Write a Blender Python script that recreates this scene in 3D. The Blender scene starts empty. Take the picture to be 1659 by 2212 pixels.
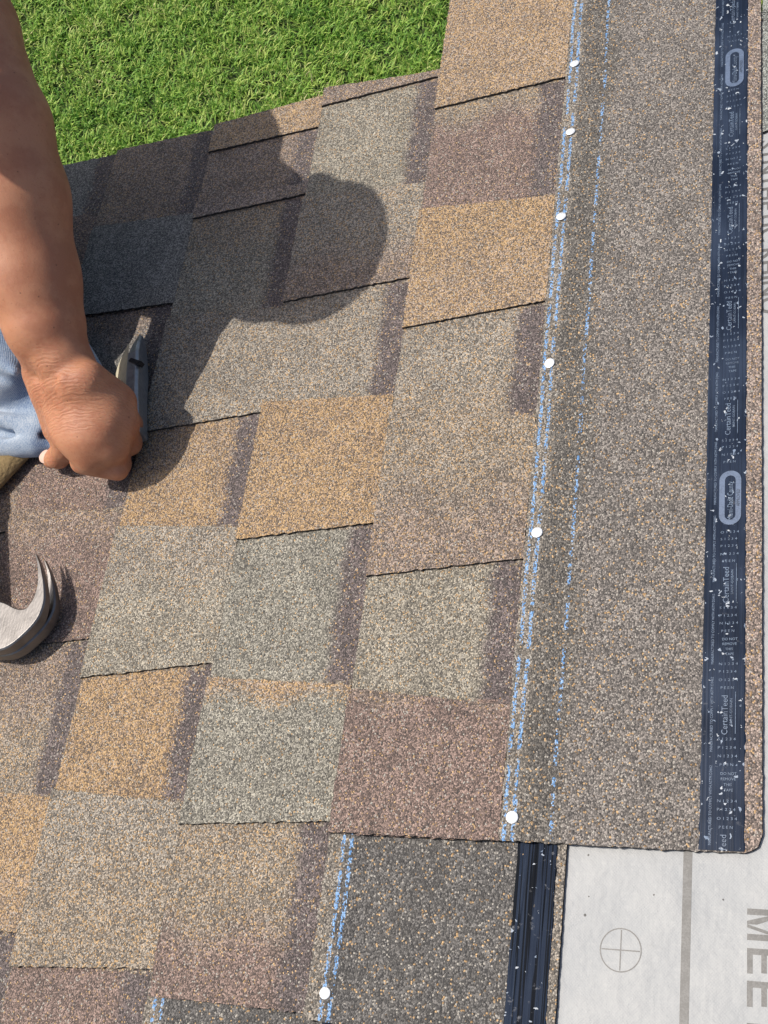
import bpy, math, random
import numpy as np
from mathutils import Matrix, Vector

C = bpy.context.scene.collection
S = bpy.context.scene
rng = np.random.default_rng(7)
random.seed(7)
TH = math.radians(18.43)          # roof pitch (4 in 12)
ct, st = math.cos(TH), math.sin(TH)

# ------------------------------------------------------------------ camera
cam = bpy.data.cameras.new('camera')
cam.sensor_fit = 'HORIZONTAL'; cam.sensor_width = 36.0
cam.lens = 36.0 * 2699.33 / 1659.0
cam.clip_start = 0.02; cam.clip_end = 400
co = bpy.data.objects.new('camera', cam); C.objects.link(co)
Rm = ((0.98704980, -0.07271102, 0.14298878), (0.12804272, 0.89407085, -0.42923464), (-0.09663201, 0.44198464, 0.89180257))
co.matrix_world = Matrix.Translation((0.16750397, -0.19397231, 1.00214057)) @ Matrix(Rm).to_4x4()
S.camera = co

# ------------------------------------------------------------------ light
SUN = (-0.45, 0.035, 1.0)          # towards the sun, roof coordinates (down-slope, along, normal)
tw = Vector((SUN[0] * ct - SUN[2] * st, SUN[1], SUN[0] * st + SUN[2] * ct)).normalized()
sl = bpy.data.lights.new('sun', 'SUN'); sl.energy = 3.75; sl.angle = math.radians(0.53); sl.color = (1.0, 0.945, 0.87)
so = bpy.data.objects.new('sun', sl); C.objects.link(so)
so.rotation_euler = tw.to_track_quat('Z', 'Y').to_euler(); so.location = tw * 20
W = bpy.data.worlds.new('World'); S.world = W; W.use_nodes = True
nt = W.node_tree
sk = nt.nodes.new('ShaderNodeTexSky'); sk.sky_type = 'NISHITA'; sk.sun_disc = False
sk.air_density = 1.0; sk.dust_density = 3.2; sk.ozone_density = 0.6
sk.sun_elevation = math.asin(tw.z); sk.sun_rotation = math.atan2(tw.x, tw.y)
bg = nt.nodes['Background']; bg.inputs[1].default_value = 0.115
nt.links.new(sk.outputs[0], bg.inputs[0])
S.view_settings.view_transform = 'Standard'; S.view_settings.look = 'None'
S.view_settings.exposure = 0.17; S.view_settings.gamma = 1.0
S.render.film_transparent = False

# ------------------------------------------------------------------ helpers
def RW(v, u, w):                  # roof coordinates in mm -> world metres
    v, u, w = v / 1000.0, u / 1000.0, w / 1000.0
    return (v * ct - w * st, u, v * st + w * ct)

def link(o, parent=None):
    C.objects.link(o)
    if parent is not None: o.parent = parent
    return o

def tag(o, label=None, cat=None, group=None, kind=None):
    if label: o['label'] = label
    if cat: o['category'] = cat
    if group: o['group'] = group
    if kind: o['kind'] = kind
    return o

def place(o, loc):
    o.location = RW(*loc); o.rotation_euler = (0, -TH, 0)

def thing(name, label, cat, loc=(0, 0, 0), group=None):
    o = bpy.data.objects.new(name, None); link(o); place(o, loc)
    o.empty_display_size = 0.02
    return tag(o, label, cat, group)

def mesh(name, V, F, mats, parent=None, smooth=False, mi=None, tint=None, loc=None):
    """verts in mm (roof-aligned, relative to the thing's origin)"""
    me = bpy.data.meshes.new(name)
    V = np.asarray(V, dtype=np.float64) / 1000.0
    me.from_pydata(V.tolist(), [], F if isinstance(F, list) else F.tolist())
    for m in (mats if isinstance(mats, (list, tuple)) else [mats]): me.materials.append(m)
    if mi is not None: me.polygons.foreach_set('material_index', np.asarray(mi, dtype=np.int32))
    if smooth: me.polygons.foreach_set('use_smooth', np.ones(len(me.polygons), dtype=bool))
    if tint is not None:
        a = me.attributes.new('tint', 'FLOAT_COLOR', 'POINT')
        a.data.foreach_set('color', np.asarray(tint, dtype=np.float32).ravel())
    me.update()
    o = bpy.data.objects.new(name, me); link(o, parent)
    if loc is not None: place(o, loc)
    return o

class NB:                          # small node builder
    def __init__(s, name):
        s.m = bpy.data.materials.new(name); s.m.use_nodes = True
        s.t = s.m.node_tree; s.b = s.t.nodes['Principled BSDF']
    def n(s, t, **k):
        o = s.t.nodes.new(t)
        for a, b in k.items(): setattr(o, a, b)
        return o
    def l(s, a, b): s.t.links.new(a, b)
    def v(s, sock, x):
        if hasattr(x, 'is_output') or isinstance(x, bpy.types.NodeSocket): s.l(x, sock)
        else: sock.default_value = x
    def math(s, op, a, b=0.0, c=None, clamp=False):
        o = s.n('ShaderNodeMath', operation=op); o.use_clamp = clamp
        s.v(o.inputs[0], a); s.v(o.inputs[1], b)
        if c is not None: s.v(o.inputs[2], c)
        return o.outputs[0]
    def mix(s, f, a, b, mode='MIX'):
        o = s.n('ShaderNodeMix', data_type='RGBA', blend_type=mode)
        s.v(o.inputs[0], f); s.v(o.inputs[6], a); s.v(o.inputs[7], b)
        return o.outputs[2]
    def noise(s, vec, scale, detail=2.0, rough=0.5):
        o = s.n('ShaderNodeTexNoise'); o.inputs['Scale'].default_value = scale
        o.inputs['Detail'].default_value = detail; o.inputs['Roughness'].default_value = rough
        if vec is not None: s.l(vec, o.inputs['Vector'])
        return o
    def ramp(s, f, stops):
        o = s.n('ShaderNodeValToRGB'); e = o.color_ramp.elements
        while len(e) < len(stops): e.new(0.5)
        for q, (p, c) in zip(e, stops): q.position = p; q.color = c
        s.v(o.inputs[0], f); return o.outputs[0]
    def smooth(s, x, a, b):        # smoothstep a..b
        o = s.n('ShaderNodeMapRange', interpolation_type='SMOOTHSTEP')
        s.v(o.inputs[0], x); o.inputs[1].default_value = a; o.inputs[2].default_value = b
        return o.outputs[0]
    def mapping(s, vec, scale=(1, 1, 1), loc=(0, 0, 0)):
        o = s.n('ShaderNodeMapping'); s.l(vec, o.inputs[0])
        s.v(o.inputs[1], loc); o.inputs[3].default_value = scale
        return o.outputs[0]
    def bump(s, h, dist, strength=1.0, normal=None):
        o = s.n('ShaderNodeBump'); o.inputs['Strength'].default_value = strength
        o.inputs['Distance'].default_value = dist; s.v(o.inputs['Height'], h)
        if normal is not None: s.l(normal, o.inputs['Normal'])
        return o.outputs[0]
    def set(s, **k):
        for a, b in k.items(): s.v(s.b.inputs[a.replace('_', ' ')], b)
        return s.m
def C4(r, g, b): return (r, g, b, 1.0)

def plain(name, col, rough=0.6, metal=0.0, bscale=None, bdist=0.0005, var=0.0):
    b = NB(name); tc = b.n('ShaderNodeTexCoord').outputs['Object']
    c = C4(*col)
    if var:
        nz = b.noise(tc, bscale or 60, 4).outputs[0]
        c = b.mix(b.math('MULTIPLY', nz, var, clamp=True), C4(*col), C4(*[x * 0.45 for x in col]))
    b.set(Base_Color=c, Roughness=rough, Metallic=metal)
    if bscale:
        b.set(Normal=b.bump(b.noise(tc, bscale, 5).outputs[0], bdist))
    return b.m

# ------------------------------------------------------------------ granule surface
def granule_material(name, chalk=False, scale=820, gapk=0.6, hi=1.35, lo=0.52, darkf=0.86):
    b = NB(name)
    tc = b.n('ShaderNodeTexCoord').outputs['Object']
    oi = b.n('ShaderNodeObjectInfo')
    off = b.n('ShaderNodeCombineXYZ')
    b.l(b.math('MULTIPLY', oi.outputs['Random'], 7.3), off.inputs[0]); b.l(b.math('MULTIPLY', oi.outputs['Random'], 3.1), off.inputs[1])
    add = b.n('ShaderNodeVectorMath', operation='ADD'); b.l(tc, add.inputs[0]); b.l(off.outputs[0], add.inputs[1])
    vec = add.outputs[0]
    # warp so that grains are irregular
    wn = b.noise(vec, 420, 1)
    wm = b.n('ShaderNodeVectorMath', operation='MULTIPLY_ADD'); b.l(wn.outputs['Color'], wm.inputs[0])
    wm.inputs[1].default_value = (0.0011, 0.0011, 0.0); b.l(vec, wm.inputs[2])
    vo = b.n('ShaderNodeTexVoronoi', voronoi_dimensions='2D', feature='F1'); vo.inputs['Scale'].default_value = scale
    b.l(wm.outputs[0], vo.inputs['Vector'])
    sp = b.n('ShaderNodeSeparateColor'); b.l(vo.outputs['Color'], sp.inputs[0])
    r1, r2, r3 = sp.outputs[0], sp.outputs[1], sp.outputs[2]
    at = b.n('ShaderNodeAttribute', attribute_name='tint')
    big = b.noise(vec, 26, 3, 0.6).outputs[0]
    mid = b.noise(vec, 120, 2, 0.6).outputs[0]
    # value per grain
    val = b.math('ADD', b.math('MULTIPLY', b.math('POWER', r1, 1.5), hi), lo)
    val = b.math('MULTIPLY', val, b.math('ADD', b.math('MULTIPLY', big, 0.76), 0.62))
    val = b.math('MULTIPLY', val, b.math('ADD', b.math('MULTIPLY', mid, 0.5), 0.75))
    vv = b.n('ShaderNodeVectorMath', operation='SCALE'); b.l(at.outputs['Color'], vv.inputs[0]); b.l(val, vv.inputs['Scale'])
    col = vv.outputs[0]
    acc = b.math('MULTIPLY', at.outputs['Alpha'], b.math('ADD', b.math('MULTIPLY', big, 1.3), 0.35))
    acc = b.math('MULTIPLY', acc, b.math('ADD', mid, 0.5))
    m1 = b.math('GREATER_THAN', acc, r2)
    acol = b.mix(r1, C4(0.31, 0.190, 0.085), C4(0.62, 0.42, 0.22))
    col = b.mix(m1, col, acol)
    m2 = b.math('GREATER_THAN', r3, darkf)                 # dark grains
    col = b.mix(b.math('MULTIPLY', m2, 0.65), col, C4(0.045, 0.042, 0.042))
    m3 = b.math('LESS_THAN', r3, 0.035)                   # pale grains
    col = b.mix(m3, col, C4(0.40, 0.37, 0.32))
    gap = b.smooth(vo.outputs['Distance'], 0.42, 0.78)
    col = b.mix(b.math('MULTIPLY', gap, gapk), col, C4(0.03, 0.028, 0.027))
    if chalk:
        sx = b.n('ShaderNodeSeparateXYZ'); b.l(tc, sx.inputs[0])
        ocs = b.n('ShaderNodeSeparateColor'); b.l(oi.outputs['Color'], ocs.inputs[0])
        dash = b.noise(b.mapping(tc, (0.0, 1.0, 0.0)), 38, 3, 0.7).outputs[0]
        wig = b.math('MULTIPLY', b.math('SUBTRACT', b.noise(b.mapping(tc, (0, 1, 0)), 5, 1).outputs[0], 0.5), 0.007)
        xs = b.math('ADD', b.math('SUBTRACT', sx.outputs[0], wig), b.math('MULTIPLY', ocs.outputs[0], -0.1))
        tot = None
        for s0, hw, dn, th in ((0.1470, 0.0015, 1.0, 0.39), (0.1540, 0.0015, 1.0, 0.39), (0.1830, 0.0014, 0.7, 0.40)):
            d = b.math('ABSOLUTE', b.math('SUBTRACT', xs, s0))
            near = b.math('SUBTRACT', 1.0, b.smooth(d, hw * 0.5, hw * 1.5))
            dd = b.noise(b.mapping(tc, (0.0, 1.0, 0.0), (0, s0 * 61, 0)), 45, 3, 0.7).outputs[0]
            dn_ = b.smooth(dd, th, th + 0.12)
            m = b.math('GREATER_THAN', b.math('MULTIPLY', b.math('MULTIPLY', near, dn_), 0.60 * dn), b.math('MULTIPLY', r2, 1.0))
            if s0 > 0.17: m = b.math('MULTIPLY', m, b.math('GREATER_THAN', ocs.outputs[1], 0.5))
            tot = m if tot is None else b.math('MAXIMUM', tot, m)
        col = b.mix(b.math('MULTIPLY', tot, b.math('SUBTRACT', 1.0, b.math('MULTIPLY', gap, 0.7))), col, b.mix(r1, C4(0.10, 0.25, 0.50), C4(0.30, 0.49, 0.76)))
    hgt = b.math('ADD', b.math('SUBTRACT', 1.0, b.math('MULTIPLY', vo.outputs['Distance'], 1.2)), b.math('MULTIPLY', r1, 0.55))
    b.set(Base_Color=col, Roughness=0.72, Normal=b.bump(hgt, 0.00075, 0.85))
    b.b.inputs['Specular IOR Level'].default_value = 0.45
    return b.m
GRAN = granule_material('granules')
GRANH = granule_material('granules_with_marks', True, 740, 0.68, 1.2, 0.50, 0.84)
def edge_mat():
    b = NB('asphalt_edge'); tc = b.n('ShaderNodeTexCoord').outputs['Object']
    nz = b.noise(tc, 700, 2).outputs[0]
    b.set(Base_Color=b.ramp(nz, [(0.45, C4(0.012, 0.011, 0.011)), (0.75, C4(0.10, 0.085, 0.07))]), Roughness=0.8)
    return b.m
EDGE = edge_mat()

# tints: linear r, g, b and the share of orange grains
T = dict(
    tan=(0.300, 0.225, 0.165, 0.36), orange=(0.270, 0.195, 0.135, 0.50),
    olive=(0.278, 0.248, 0.195, 0.06), green=(0.256, 0.238, 0.194, 0.03),
    mix=(0.265, 0.220, 0.170, 0.18), greytan=(0.275, 0.240, 0.195, 0.13),
    purple=(0.215, 0.152, 0.126, 0.04), brown=(0.240, 0.184, 0.148, 0.11),
    dark=(0.10, 0.09, 0.085, 0.03), blue=(0.222, 0.210, 0.190, 0.0),
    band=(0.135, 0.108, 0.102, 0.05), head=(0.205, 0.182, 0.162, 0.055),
    headdark=(0.150, 0.135, 0.116, 0.08), edge=(0.275, 0.215, 0.180, 0.09), strip=(0.25, 0.22, 0.182, 0.07),
    lower=(0.128, 0.120, 0.111, 0.045))
TA = {k: np.array(v) for k, v in T.items()}
def sstep(x, a, b):
    t = np.clip((x - a) / (b - a), 0, 1); return t * t * (3 - 2 * t)

WBUTT, SH = 9.0, 337.0
def wbase(s): return WBUTT * (1 - s / SH)

def panel(name, u00, u01, u10, u11, s0, s1, wbot, thick, tintf, parent, mat, res=3.0, jit=0.42, corner=0.0):
    """slab over s0..s1; at s0 it spans u00..u01, at s1 it spans u10..u11. wbot, thick: functions of s."""
    ns = max(3, int((s1 - s0) / res)); nu = max(3, int(max(u01 - u00, u11 - u10) / res))
    a = np.linspace(0, 1, ns + 1)[:, None]; c = np.linspace(0, 1, nu + 1)[None, :]
    s = s0 + (s1 - s0) * a + 0 * c
    lo = u00 + (u10 - u00) * a; hi = u01 + (u11 - u01) * a
    if corner: lo = lo + corner - np.sqrt(np.maximum(corner ** 2 - np.maximum(s[:, :1] - (s1 - corner), 0) ** 2, 0))
    u = lo + (hi - lo) * c
    s = s.copy(); u = u.copy()
    s[0, :] += rng.normal(0, jit, nu + 1); s[-1, :] += rng.normal(0, jit * 0.4, nu + 1)
    u[:, 0] += rng.normal(0, jit, ns + 1); u[:, -1] += rng.normal(0, jit, ns + 1)
    wb = wbot(s); wt = wb + thick(s) + rng.normal(0, 0.10, s.shape)
    N = (ns + 1) * (nu + 1)
    top = np.stack([s, u, wt], -1).reshape(-1, 3)
    idx = np.arange(N).reshape(ns + 1, nu + 1)
    q = np.stack([idx[:-1, :-1], idx[1:, :-1], idx[1:, 1:], idx[:-1, 1:]], -1).reshape(-1, 4)
    ring = np.concatenate([idx[:, 0][::-1], idx[0, 1:], idx[1:, -1], idx[-1, 1:-1][::-1]])
    bot = top[ring].copy(); bot[:, 2] = wb.reshape(-1)[ring]
    k = len(ring); bi = N + np.arange(k)
    r2 = np.roll(ring, -1); b2 = np.roll(bi, -1)
    sk = np.stack([ring, bi, b2, r2], -1)
    V = np.concatenate([top, bot]); F = q.tolist() + sk.tolist()
    t = tintf(V[:, 0], V[:, 1])
    mi = [0] * len(q) + [1] * len(sk)
    return mesh(name, V, F, [mat, EDGE], parent, mi=mi, tint=t)

def zone(col, col2=None, side='hi', at=0.5, width=30.0, u0=0, u1=1, band=False, bandw=26.0):
    """tint function: base colour, optional second colour blending in along u, optional dark printed band near the next butt"""
    ph = rng.uniform(0, 6, 4)
    def f(s, u):
        t = np.repeat(TA[col][None, :], len(s), 0)
        if col2:
            p = (u - u0) / (u1 - u0) + 0.05 * np.sin(s * 0.07 + ph[0])
            w = sstep(p, at - width / 2 / abs(u1 - u0), at + width / 2 / abs(u1 - u0))
            if side == 'lo': w = 1 - w
            t = t * (1 - w[:, None]) + TA[col2][None, :] * w[:, None]
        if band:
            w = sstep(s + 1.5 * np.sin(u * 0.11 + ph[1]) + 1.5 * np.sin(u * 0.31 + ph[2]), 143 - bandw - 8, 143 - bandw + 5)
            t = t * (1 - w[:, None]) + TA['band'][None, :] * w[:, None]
        return t
    return f

def headtint(kind):
    def f(s, u):
        h = TA['lower'] if kind == 'lower' else TA['head']
        d = TA['lower'] if kind == 'lower' else TA['headdark']
        t = np.repeat(TA['strip'][None, :], len(s), 0)
        w1 = sstep(s + 1.2 * np.sin(u * .09), 155, 161)[:, None]; t = t * (1 - w1) + d * w1
        w2 = sstep(s + 4 * np.sin(u * .03), 184, 200)[:, None]; t = t * (1 - w2) + h * w2
        w3 = sstep(s, 320, 322)[:, None]; t = t * (1 - w3) + (TA['strip'] if kind == 'lower' else TA['edge']) * w3
        return t
    return f

GROUP = 'laminated shingles laid in courses on the roof'
def shingle(label, v0, ulo, uhi, teeth, cuts, kind='head', tape=True, off=0.0, ends=None, name='roof_shingle', headhi=None):
    """teeth: (u at butt lo, u at s143 lo, u at butt hi, u at s143 hi, tintf); cuts: (ulo, uhi, tintf)"""
    t = thing(name, label, 'shingle', (v0, 0, 0), GROUP)
    lo_b, lo_t = ends[0] if ends else (ulo, ulo); hi_b, hi_t = ends[1] if ends else (uhi, uhi)
    for (a, c, tf) in cuts:
        panel('base_layer', a, c, a, c, 1.0, 158, lambda s: wbase(s), lambda s: 2.0 + 0 * s, tf, t, GRANH if False else GRAN)
    for (a0, a1, b0, b1, tf) in teeth:
        panel('laminate_tab', a0, b0, a1, b1, 0.0, 143.0, lambda s: wbase(s) + 2.0, lambda s: 3.0 + 0 * s, tf, t, GRAN)
    h = panel('headlap', lo_t, hi_t, lo_t + (lo_t - lo_b) * 1.3, (headhi if headhi else hi_t), 143.0, SH - (2.3 if v0 == 0 else 0),
              lambda s: wbase(s) + 2.0 * (1 - sstep(s, 160, 185)), lambda s: 3.0 + 0 * s, headtint(kind), t, GRANH, corner=13.0 if v0 == 0 else 0.0)
    for o in t.children: o.color = (off, 1.0 if kind == 'head' else 0.0, 0, 1)
    return t

# ------------------------------------------------------------------ ground and lawn
W0 = -11.0                        # the underlayment lies 11 mm below the mean shingle face
ZG = -2.75
def ground_mat():
    b = NB('lawn_soil'); tc = b.n('ShaderNodeTexCoord').outputs['Object']
    n1 = b.noise(tc, 9, 5, 0.65).outputs[0]; n2 = b.noise(tc, 90, 4, 0.7).outputs[0]
    col = b.ramp(b.math('ADD', b.math('MULTIPLY', n1, 0.5), b.math('MULTIPLY', n2, 0.5)),
                 [(0.35, C4(0.030, 0.058, 0.012)), (0.5, C4(0.06, 0.11, 0.02)), (0.62, C4(0.10, 0.11, 0.03)), (0.75, C4(0.20, 0.16, 0.08))])
    b.set(Base_Color=col, Roughness=0.95, Normal=b.bump(n2, 0.03))
    return b.m
me = bpy.data.meshes.new('lawn_ground')
me.from_pydata([(-150, -150, ZG), (150, -150, ZG), (150, 150, ZG), (-150, 150, ZG)], [], [(0, 1, 2, 3)])
me.materials.append(ground_mat())
tag(link(bpy.data.objects.new('lawn_ground', me)), 'grassy lawn ground far below the roof edge', 'ground', kind='structure')

def grass_mat():
    b = NB('grass_blades')
    g = b.n('ShaderNodeNewGeometry'); r = g.outputs['Random Per Island']
    tc = b.n('ShaderNodeTexCoord').outputs['Object']
    patch = b.noise(tc, 2.2, 3, 0.6).outputs[0]
    f = b.math('ADD', b.math('MULTIPLY', r, 0.66), b.math('MULTIPLY', b.math('SUBTRACT', patch, 0.22), 0.85), clamp=True)
    col = b.ramp(f, [(0.0, C4(0.050, 0.150, 0.018)), (0.28, C4(0.140, 0.315, 0.036)), (0.60, C4(0.290, 0.470, 0.070)),
                     (0.86, C4(0.45, 0.54, 0.13)), (0.94, C4(0.50, 0.52, 0.20)), (1.0, C4(0.62, 0.50, 0.32))])
    tr = b.n('ShaderNodeBsdfTranslucent'); b.l(col, tr.inputs[0])
    b.set(Base_Color=col, Roughness=0.6)
    mx = b.n('ShaderNodeMixShader'); mx.inputs[0].default_value = 0.25
    b.l(b.b.outputs[0], mx.inputs[1]); b.l(tr.outputs[0], mx.inputs[2])
    b.l(mx.outputs[0], b.t.nodes['Material Output'].inputs[0])
    return b.m
def grass():
    def field(n, x0, x1, y0, y1):
        x = rng.uniform(x0, x1, n); y = rng.uniform(y0, y1, n)
        # clumps: pull towards a set of tuft centres
        k = n // 26
        cx = rng.uniform(x0, x1, k); cy = rng.uniform(y0, y1, k); i = rng.integers(0, k, n)
        m = rng.random(n) < 0.72
        x[m] = cx[i[m]] + rng.normal(0, 0.016, m.sum()); y[m] = cy[i[m]] + rng.normal(0, 0.016, m.sum())
        return x, y
    a = field(95000, -3.0, 0.15, 2.5, 4.7); b2 = field(60000, -6.0, 3.0, 0.8, 7.5)
    x = np.concatenate([a[0], b2[0]]); y = np.concatenate([a[1], b2[1]]); n = len(x)
    L = rng.uniform(0.024, 0.062, n); w = rng.uniform(0.0034, 0.0068, n)
    az = rng.uniform(0, 2 * math.pi, n); lean = rng.uniform(0.15, 1.25, n); bend = rng.uniform(0.2, 0.9, n)
    d = np.stack([np.cos(az), np.sin(az), 0 * az], -1); side = np.stack([-np.sin(az), np.cos(az), 0 * az], -1)
    up = np.array([0, 0, 1.0])
    def dirn(l): return d * np.sin(l)[:, None] + up * np.cos(l)[:, None]
    base = np.stack([x, y, np.full(n, ZG)], -1)
    p1 = base + dirn(lean) * (L * 0.55)[:, None]
    p2 = p1 + dirn(np.minimum(lean + bend, 1.9)) * (L * 0.45)[:, None]
    p1[:, 2] = np.maximum(p1[:, 2], ZG + 0.004); p2[:, 2] = np.maximum(p2[:, 2], ZG + 0.003)
    s = side * w[:, None] * 0.5
    V = np.stack([base - s * .8, base + s * .8, p1 + s, p1 - s, p2], 1).reshape(-1, 3)
    i = np.arange(n)[:, None] * 5
    quads = i + np.array([[0, 1, 2, 3]]); tris = i + np.array([[3, 2, 4]])
    me = bpy.data.meshes.new('grass')
    me.vertices.add(len(V)); me.vertices.foreach_set('co', V.astype(np.float32).ravel())
    loops = np.concatenate([quads.ravel(), tris.ravel()]).astype(np.int32)
    me.loops.add(len(loops)); me.loops.foreach_set('vertex_index', loops)
    st_ = np.concatenate([np.arange(n) * 4, 4 * n + np.arange(n) * 3]).astype(np.int32)
    me.polygons.add(2 * n); me.polygons.foreach_set('loop_start', st_)
    me.update(calc_edges=True); me.validate()
    me.materials.append(grass_mat())
    tag(link(bpy.data.objects.new('grass', me)), 'bright green lawn grass with yellowed tufts below the roof edge', 'grass', kind='stuff')
grass()

# ------------------------------------------------------------------ roof deck, gable wall, underlayment
def box(v0, v1, u0, u1, w0, w1):
    V = [(v, u, w) for w in (w0, w1) for u in (u0, u1) for v in (v0, v1)]
    F = [(0, 2, 3, 1), (4, 5, 7, 6), (0, 1, 5, 4), (2, 6, 7, 3), (0, 4, 6, 2), (1, 3, 7, 5)]
    return V, F
wood = plain('deck_wood', (0.36, 0.25, 0.15), 0.8, bscale=40, var=0.7)
house = thing('house', 'house whose sloping plywood roof carries the shingles', 'house', (0, 0, W0))
V, F = box(-1500, 1500, -2600, 800, -16, -1.2); mesh('roof_deck', V, F, wood, house)
V, F = box(-1500, 1500, 782, 801, -150, -16.5); mesh('fascia_board', V, F, plain('fascia_paint', (0.75, 0.74, 0.70), 0.5), house)
me = bpy.data.meshes.new('gable_wall')
wl = [(-1.45, 0.60), (1.45, 0.60)]
zt = lambda x: x * math.tan(TH) - 0.045
me.from_pydata([(x, y, z) for y in (0.45, 0.60) for x, z in ((-1.4, ZG - .1), (1.4, ZG - .1), (1.4, zt(1.4)), (-1.4, zt(-1.4)))], [],
               [(0, 1, 2, 3), (7, 6, 5, 4), (0, 4, 5, 1), (1, 5, 6, 2), (2, 6, 7, 3), (3, 7, 4, 0)])
me.materials.append(plain('wall_paint', (0.62, 0.58, 0.50), 0.8, bscale=30))
gw = link(bpy.data.objects.new('gable_wall', me), house); gw.matrix_parent_inverse = (Matrix.Translation(house.location) @ house.rotation_euler.to_matrix().to_4x4()).inverted()

def under_mat():
    b = NB('woven_underlayment'); tc = b.n('ShaderNodeTexCoord').outputs['Object']
    sx = b.n('ShaderNodeSeparateXYZ'); b.l(tc, sx.inputs[0])
    wx = b.math('SINE', b.math('MULTIPLY', sx.outputs[0], 2 * math.pi / 0.0024)); wy = b.math('SINE', b.math('MULTIPLY', sx.outputs[1], 2 * math.pi / 0.0024))
    weave = b.math('MULTIPLY', wx, wy)
    n1 = b.noise(tc, 16, 4, 0.6).outputs[0]; n2 = b.noise(tc, 500, 3, 0.6).outputs[0]; n3 = b.noise(tc, 55, 3, 0.7).outputs[0]
    col = b.mix(b.smooth(n1, 0.35, 0.7), C4(0.335, 0.343, 0.345), C4(0.372, 0.376, 0.372))
    col = b.mix(b.math('MULTIPLY', b.smooth(n3, 0.60, 0.75), 0.35), col, C4(0.325, 0.326, 0.322))
    dv = b.n('ShaderNodeTexVoronoi', voronoi_dimensions='2D', feature='F1'); dv.inputs['Scale'].default_value = 42; b.l(tc, dv.inputs['Vector'])
    dc = b.n('ShaderNodeSeparateColor'); b.l(dv.outputs['Color'], dc.inputs[0])
    col = b.mix(b.math('MULTIPLY', b.math('MULTIPLY', b.math('GREATER_THAN', dc.outputs[0], 0.72), b.math('LESS_THAN', dv.outputs['Distance'], b.math('MULTIPLY', dc.outputs[1], 0.045))), 0.85), col, C4(0.06, 0.055, 0.05))
    h = b.math('ADD', b.math('MULTIPLY', weave, 0.2), b.math('MULTIPLY', n2, 1.2))
    ln = b.noise(b.mapping(tc, (1, 0.05, 1)), 330, 2, 0.7).outputs[0]; ln2 = b.noise(b.mapping(tc, (0.05, 1, 1)), 330, 2, 0.7).outputs[0]
    col = b.mix(b.math('MULTIPLY', b.smooth(b.math('ADD', ln, ln2), 1.02, 1.3), 0.22), col, C4(0.46, 0.46, 0.445))
    h = b.math('ADD', h, b.math('MULTIPLY', b.math('ADD', ln, ln2), 0.5))
    nrm = b.bump(h, 0.00022, 0.8); nrm = b.bump(n1, 0.006, 0.9, nrm)
    b.set(Base_Color=col, Roughness=0.6, Normal=nrm)
    b.b.inputs['Specular IOR Level'].default_value = 0.3
    return b.m
def ink_mat(name, c, c2):
    b = NB(name); tc = b.n('ShaderNodeTexCoord').outputs['Object']
    nz = b.noise(tc, 650, 3, 0.7).outputs[0]; n2 = b.noise(tc, 120, 3).outputs[0]
    f = b.smooth(b.math('ADD', b.math('MULTIPLY', nz, 0.6), b.math('MULTIPLY', n2, 0.4)), 0.42, 0.62)
    b.set(Base_Color=b.mix(f, C4(*c), C4(*c2)), Roughness=0.5)
    return b.m
INK = ink_mat('grey_ink', (0.105, 0.102, 0.096), (0.155, 0.151, 0.144))
UL = thing('roofing_underlayment', 'pale grey woven underlayment sheet with printed lettering, stripe and crossed circle', 'underlayment', (0, 0, W0))
def sheet(name, v0, v1, u0, u1, w0, w1, mat, parent, nv=40, nu=60, amp=0.4):
    vs = np.linspace(v0, v1, nv); us = np.linspace(u0, u1, nu); A, B = np.meshgrid(vs, us, indexing='ij')
    w = w1 + amp * (np.sin(A * .021 + B * .013) + np.sin(B * .031 - A * .011) * .6)
    V = np.stack([A, B, w], -1).reshape(-1, 3); idx = np.arange(nv * nu).reshape(nv, nu)
    q = np.stack([idx[:-1, :-1], idx[1:, :-1], idx[1:, 1:], idx[:-1, 1:]], -1).reshape(-1, 4)
    return mesh(name, V, q, mat, parent, smooth=True)
V, F = box(-1490, 1200, -2000, 812, -1.0, 0.0)
mesh('sheet', V, F, under_mat(), UL)
V, F = box(279.6, 285.9, -1900, 800, 0.02, 0.12); mesh('printed_stripe', V, F, INK, UL)

def text_mesh(items, name, mat, parent, z):
    """items: (string, v, u, cap height mm, direction 'up'|'down'|'right', x stretch). One mesh of flat lettering."""
    Vs, Fs = [], []
    for s, v, u, h, d, xs in items:
        cu = bpy.data.curves.new('lettering', 'FONT'); cu.body = s; cu.size = h / 0.72; cu.resolution_u = 2
        if xs < 0: cu.offset = 0.03 * h; xs = -xs
        o = bpy.data.objects.new('lettering', cu); C.objects.link(o)
        me_ = o.to_mesh()
        n0 = len(Vs)
        for p in me_.vertices:
            x, y = p.co.x * xs, p.co.y
            if d == 'up': q = (v - y, u + x, z)
            elif d == 'down': q = (v + y, u - x, z)
            else: q = (v + x, u + y, z)
            Vs.append(q)
        Fs += [[n0 + i for i in p.vertices] for p in me_.polygons]
        o.to_mesh_clear(); bpy.data.objects.remove(o); bpy.data.curves.remove(cu)
    return mesh(name, Vs, Fs, mat, parent)
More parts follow.
